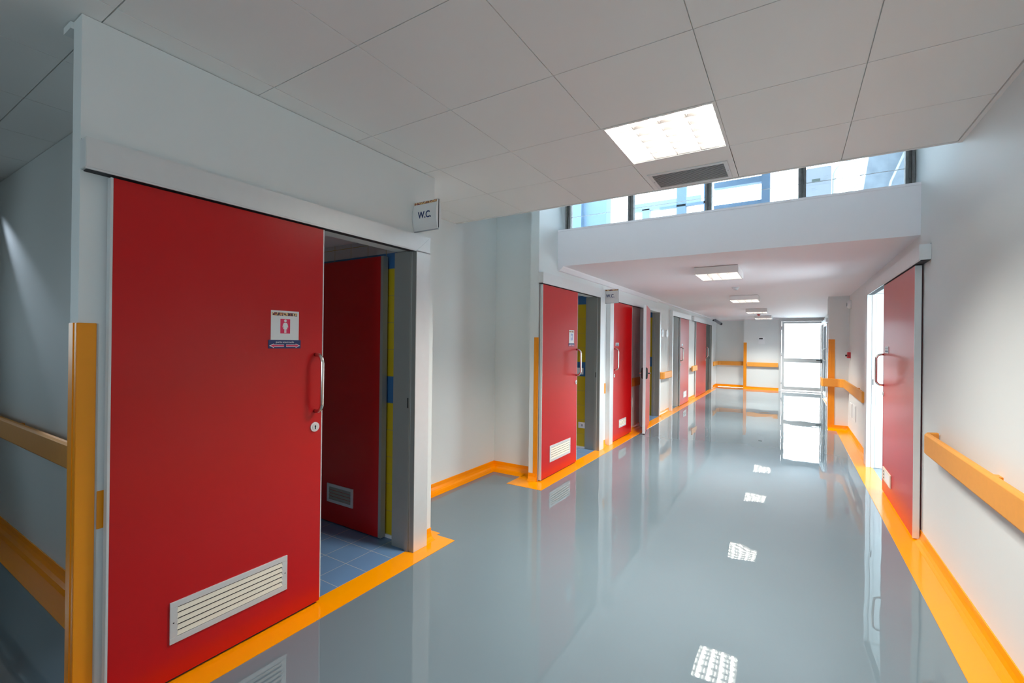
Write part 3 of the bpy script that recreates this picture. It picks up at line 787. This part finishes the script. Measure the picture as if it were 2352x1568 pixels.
# socket-like vent plate low on the right red door
e = empty('wall_socket', (XR - .051, 5.6, .14)); tag(e, 'cream three-module plate low on the right red door', 'socket')
xs_ = XR - .0515
B().box(xs_, xs_ - .010, 5.40, 5.80, 0.150, 0.272, .002).link('plate', slat_m, e)
for k in range(3): B().box(xs_ - .0098, xs_ - .0112, 5.70, 5.74, 0.168 + k * .032, 0.184 + k * .032).link('module', dark, e)
B().box(xs_ - .0098, xs_ - .0108, 5.44, 5.66, 0.166, 0.256).link('cover', white_pl, e)

# washroom socket and dispenser behind door 2
e = empty('wall_socket', (-2.46, 5.869, .30)); tag(e, 'white socket plate low on yellow tiles behind the second red door', 'socket')
B().box(-2.52, -2.405, 5.857, 5.869, 0.285, 0.365, .002).link('plate', white_pl, e); B().box(-2.475, -2.450, 5.854, 5.858, .31, .34).link('module', grey_pl, e)
tag(B().box(-2.56, -2.455, 5.862, 5.869, 1.03, 1.12, .002).link('wall_switch', white_pl), 'white switch plate on the blue tile band behind the second red door', 'switch')

# leaf inside first washroom, standing against the yellow wall
e = empty('inner_door', (-3.0, 2.345, .012)); tag(e, 'dark red inner door leaf standing open inside the first washroom', 'door')
lfw = B().box(-3.48, -2.583, 2.328, 2.370, .012, 2.09, .001).link('door_leaf', red, e)
B().box(-2.584, -2.556, 2.326, 2.372, .012, 2.09, .001).link('edge_profile', grey_liner, e)
b = B(); b.box(-3.17, -2.86, 2.321, 2.328, .172, .195).box(-3.17, -2.86, 2.321, 2.328, .295, .318).box(-3.17, -3.145, 2.321, 2.328, .195, .295).box(-2.885, -2.86, 2.321, 2.328, .195, .295)
vg = b.link('vent_grille', alu, e)
for k in range(4): B().prism([(2.322, .198 + k * .025), (2.3205, .2 + k * .025), (2.326, .218 + k * .025), (2.3275, .216 + k * .025)], 0, -3.145, -2.885).link('slat', grey_liner, vg)

# ---------------------------------------------------------------- ceiling lights
def louvre_light(name, x0, x1, y0, y1, zb, depth, surface, label, group, nx=4, ny=6):
    e = empty(name, ((x0 + x1) / 2, (y0 + y1) / 2, zb)); tag(e, label, 'ceiling light', group)
    t = 0.012; rim = 0.014
    b = B()
    b.box(x0, x0 + t, y0, y1, zb, zb + depth); b.box(x1 - t, x1, y0, y1, zb, zb + depth); b.box(x0 + t, x1 - t, y0, y0 + t, zb, zb + depth); b.box(x0 + t, x1 - t, y1 - t, y1, zb, zb + depth)
    if not surface:
        b.box(x0 - .004, x0 + rim, y0 - .004, y1 + .004, zb - .003, zb); b.box(x1 - rim, x1 + .004, y0 - .004, y1 + .004, zb - .003, zb)
        b.box(x0 + rim, x1 - rim, y0 - .004, y0 + rim, zb - .003, zb); b.box(x0 + rim, x1 - rim, y1 - rim, y1 + .004, zb - .003, zb)
    b.link('housing', fix_m, e, bev=0.002)
    B().box(x0 + t, x1 - t, y0 + t, y1 - t, zb + depth - .004, zb + depth).link('reflector', reflector, e)
    wx = (x1 - x0 - 2 * t) / nx; wy = (y1 - y0 - 2 * t) / ny
    for i in range(nx):
        cx = x0 + t + wx * (i + .5)
        B().cyl((cx, (y0 + y1) / 2, zb + depth - .022), 1, 0.0105, y1 - y0 - .06, 12).link('tube', tube_m, e)
        la = bpy.data.lights.new('tube_light', 'AREA'); la.shape = 'RECTANGLE'; la.size = 0.021; la.size_y = y1 - y0 - .07
        la.spread = math.radians(121); la.energy = TUBE_W; la.color = (1.0, 0.975, 0.90)
        lo = bpy.data.objects.new('tube_light', la); COL.objects.link(lo); lo.parent = e
        lo.location = Vector((cx, (y0 + y1) / 2, zb + 0.0015)) - Vector(e['_o'])
    b = B(); hz = min(.046, depth * .58)
    for i in range(1, nx):
        cx = x0 + t + wx * i
        b.prism([(cx - .001, zb + .002), (cx + .001, zb + .002), (cx + .010, zb + hz), (cx - .010, zb + hz)], 1, y0 + t, y1 - t)
    for j in range(0, ny + 1):
        cy = y0 + t + wy * j
        cy = min(max(cy, y0 + t + .004), y1 - t - .004)
        b.prism([(cy - .0008, zb + .003), (cy + .0008, zb + .003), (cy + .0022, zb + .022), (cy - .0022, zb + .022)], 0, x0 + t, x1 - t)
    b.link('louvre', louvre_m, e)
    return e


louvre_light('recessed_ceiling_light', -0.934 + .003, -0.334 - .003, 2.443 + .003, 3.043 - .003, ZC, 0.10, False, 'large square recessed louvred light in the tiled ceiling', None)
sf = louvre_light('surface_ceiling_light', -0.945, -0.495, 5.42, 6.03, ZB - .082, 0.078, True, 'first surface mounted louvred light behind the beam', 'surface lights on the low ceiling')
for yy, lab in ((8.83, 'second surface mounted louvred light beyond the smoke detector'), (12.20, 'third surface mounted light, just before the red ceiling lamp'), (15.15, 'farthest surface mounted light, just beyond the red ceiling lamp')):
    c = copy_tree(sf); c.location.y = yy + .3; c['label'] = lab

# ceiling vent
e = empty('ceiling_vent', (-.635, 3.445, ZC)); tag(e, 'grey slotted air vent in the tiled ceiling beside the big light', 'air vent')
x0, x1, y0, y1 = -0.897, -0.372, 3.276, 3.610
b = B(); f_ = .026
b.box(x0, x1, y0, y0 + f_, ZC - .006, ZC); b.box(x0, x1, y1 - f_, y1, ZC - .006, ZC); b.box(x0, x0 + f_, y0 + f_, y1 - f_, ZC - .006, ZC); b.box(x1 - f_, x1, y0 + f_, y1 - f_, ZC - .006, ZC)
b.link('vent_frame', alu, e, bev=.001)
B().box(x0 + f_, x1 - f_, y0 + f_, y1 - f_, ZC - .001, ZC - .0002).link('vent_backing', dark, e)
n = 15; p = (y1 - y0 - 2 * f_) / n
for k in range(n):
    ya = y0 + f_ + p * k
    B().prism([(ya + p * .15, ZC - .005), (ya + p * .40, ZC - .0055), (ya + p * .75, ZC - .001), (ya + p * .5, ZC - .001)], 0, x0 + f_, x1 - f_).link('slat', alu, e)
for xx in (x0 + .012, x1 - .012): B().cyl((xx, (y0 + y1) / 2, ZC - .0065), 2, .003, .001, 10).link('screw', dark, e)

# smoke detector
e = empty('smoke_detector', (-.725, 7.56, ZB)); tag(e, 'small white smoke detector on the low ceiling between the first two surface lights', 'smoke detector')
B().cyl((-.725, 7.56, ZB - .008), 2, .052, .016, 28).link('base', white_pl, e)
B().cyl((-.725, 7.56, ZB - .031), 2, .028, .030, 28, r2=.044).link('sensor_head', white_pl, e)
B().cyl((-.715, 7.53, ZB - .046), 2, .018, .003, 16).link('sensor_cap', grey_pl, e)
e = empty('alarm_beacon', (-.775, 14.2, ZB)); tag(e, 'small red alarm lamp on the low ceiling by the last light', 'alarm lamp')
B().cyl((-.775, 14.2, ZB - .010), 2, .050, .020, 24).link('base', white_pl, e); B().cyl((-.775, 14.2, ZB - .038), 2, .022, .036, 24, r2=.046).link('lens', redbox, e)

# security camera
e = empty('security_camera', (-2.12, 16.6, 2.1)); tag(e, 'grey bullet security camera at the far left corner under the ceiling', 'camera')
B().tube([(-2.255, 16.6, 2.315), (-2.19, 16.58, 2.26), (-2.16, 16.56, 2.24)], .018, 12).link('bracket', grey_pl, e)
B().tube([(-2.21, 16.55, 2.29), (-2.205, 16.545, 2.287), (-1.99, 16.38, 2.155), (-1.985, 16.376, 2.152)], [.03, .045, .05, .046], 20).link('camera_body', grey_pl, e)
B().tube([(-1.987, 16.378, 2.153), (-1.97, 16.365, 2.143)], .034, 16).link('lens', black, e)
B().box(-2.272, -2.245, 16.55, 16.65, 2.26, 2.333).link('mount_plate', dark, e)

# wall plates between doors 4 and 5
for yc, lab in ((9.53, 'white oval wall plate nearer the open hinged door'), (9.93, 'white oval wall plate nearer the fourth red door')):
    e = empty('wall_plate', (XL, yc, 1.61)); tag(e, lab, 'wall plate', 'oval plates on the left wall')
    pts = [(yc + .075 * math.copysign(abs(math.cos(a)) ** .6, math.cos(a)), 1.687 + .078 * math.copysign(abs(math.sin(a)) ** .6, math.sin(a))) for a in [2 * math.pi * i / 32 for i in range(32)]]
    B().prism(pts, 0, XL, XL + .022).link('plate', white_pl, e, bev=.004)
    B().box(XL + .022, XL + .026, yc - .03, yc + .03, 1.665, 1.71, .001).link('rocker', alu_light, e)

# control panel on end wall
e = empty('control_panel', (-.81, YE, 1.5)); tag(e, 'white wall control panel with a black display on the end wall', 'control panel')
B().box(-.925, -.745, YE - .035, YE, 1.505, 1.735, .004).link('case', white_pl, e)
B().box(-.908, -.805, YE - .038, YE - .034, 1.655, 1.70).link('display', black, e)
B().box(-.925, -.745, YE - .0365, YE - .034, 1.635, 1.638).link('flap_seam', grey_pl, e)

# call point and siren at right pilaster
e = empty('fire_call_point', (XR, 9.48, 1.25)); tag(e, 'red fire call point on the right wall beside the pilaster', 'call point')
B().box(XR - .045, XR, 9.42, 9.53, 1.262, 1.362, .003).link('case', redbox, e)
B().tube([(XR - .030, 9.42, 1.30), (XR - .030, 9.405, 1.30)], .008, 10).link('test_key', black, e)
B().cyl((XR - .058, 9.475, 1.305), 0, .014, .026, 14).link('button', dark, e)
e = empty('wall_siren', (XR, 9.45, 2.1)); tag(e, 'white round wall siren high on the right wall by the pilaster', 'siren')
B().tube([(XR, 9.45, 2.165), (XR - .03, 9.45, 2.165), (XR - .055, 9.45, 2.165)], [.075, .072, .05], 28).link('case', white_pl, e)
B().tube([(XR - .055, 9.45, 2.165), (XR - .062, 9.45, 2.165)], .03, 20).link('grille', grey_pl, e)

# flush hatches low on the right wall
for (ya, yb2, za, zb2, lab) in ((8.62, 9.03, .30, .55, 'larger flush white wall hatch under the wrapped rail at right'), (9.12, 9.42, .30, .53, 'smaller flush white wall hatch next to the pilaster at right')):
    e = empty('wall_hatch', (XR, (ya + yb2) / 2, za)); tag(e, lab, 'wall hatch')
    B().box(XR - .006, XR, ya, yb2, za, zb2, .0015).link('frame', white_pl, e); B().box(XR - .0085, XR - .006, ya + .012, yb2 - .012, za + .012, zb2 - .012, .001).link('cover', wall, e)

e = empty('wall_hatch', (XL, 7.72, .38)); tag(e, 'flush hatch outline low on the shaded wall beside the third red door', 'wall hatch')
B().box(XL, XL + .004, 7.55, 7.90, .38, .56, .001).link('frame', wall, e); B().box(XL + .004, XL + .006, 7.562, 7.888, .392, .548, .0008).link('cover', wall, e)

# ---------------------------------------------------------------- bright side room behind the right door
X0, X1 = XR + TH, 3.0
b = B(); b.box(X0, X1, 4.4, 4.5, 2.5, 2.6); b.box(X0, 1.08, 4.4, 4.5, 0, 2.5); b.box(2.92, X1 + .1, 4.4, 4.5, 0, 2.6)
b.box(X1, X1 + .1, 4.5, 10.1, 2.5, 2.6); b.box(X1, X1 + .1, 4.5, 4.8, 0, 2.5); b.box(X1, X1 + .1, 9.0, 10.1, 0, 2.5)
b.box(X0, X1 + .1, 10.0, 10.1, 0, 2.6)
struct(b.link('wall_side_room', wall, origin=(0, 0, 0)))
struct(B().box(X0, X1 + .1, 4.4, 10.1, 2.6, 2.63).link('ceiling_side_room', ceil_low, origin=(0, 0, 0)))


def glazed(name, ax, c, a0, a1, z0_, z1_, n):
    w_ = struct(empty(name, (c if ax == 0 else (a0 + a1) / 2, c if ax == 1 else (a0 + a1) / 2, z0_)))
    def bx(b_, p0, p1, t, q0, q1):
        return b_.box(c - t, c + t, p0, p1, q0, q1) if ax == 0 else b_.box(p0, p1, c - t, c + t, q0, q1)
    b_ = B(); bx(b_, a0, a1, .03, z0_, z0_ + .05); bx(b_, a0, a1, .03, z1_ - .05, z1_)
    for i in range(n + 1):
        p = a0 + (a1 - a0 - .05) * i / n; bx(b_, p, p + .05, .03, z0_ + .05, z1_ - .05)
    b_.link('window_frame', alu_light, w_)
    bx(B(), a0 + .05, a1 - .05, .003, z0_ + .05, z1_ - .05).link('glass_pane', glass, w_)


glazed('window_2', 0, 3.05, 4.8, 9.0, 0.02, 2.5, 4)
glazed('window_3', 1, 4.45, 1.08, 2.92, 0.02, 2.5, 2)
glazed('window_fill_side', 0, -7.05, -1.4, -0.6, 1.2, 2.0, 1)  # unseen window added to brighten the side corridor
glazed('window_fill_back', 1, -2.65, -0.7, 0.5, 1.1, 2.3, 1)  # unseen window added behind the camera as fill light

for o in bpy.data.objects:
    if '_o' in o: del o['_o']
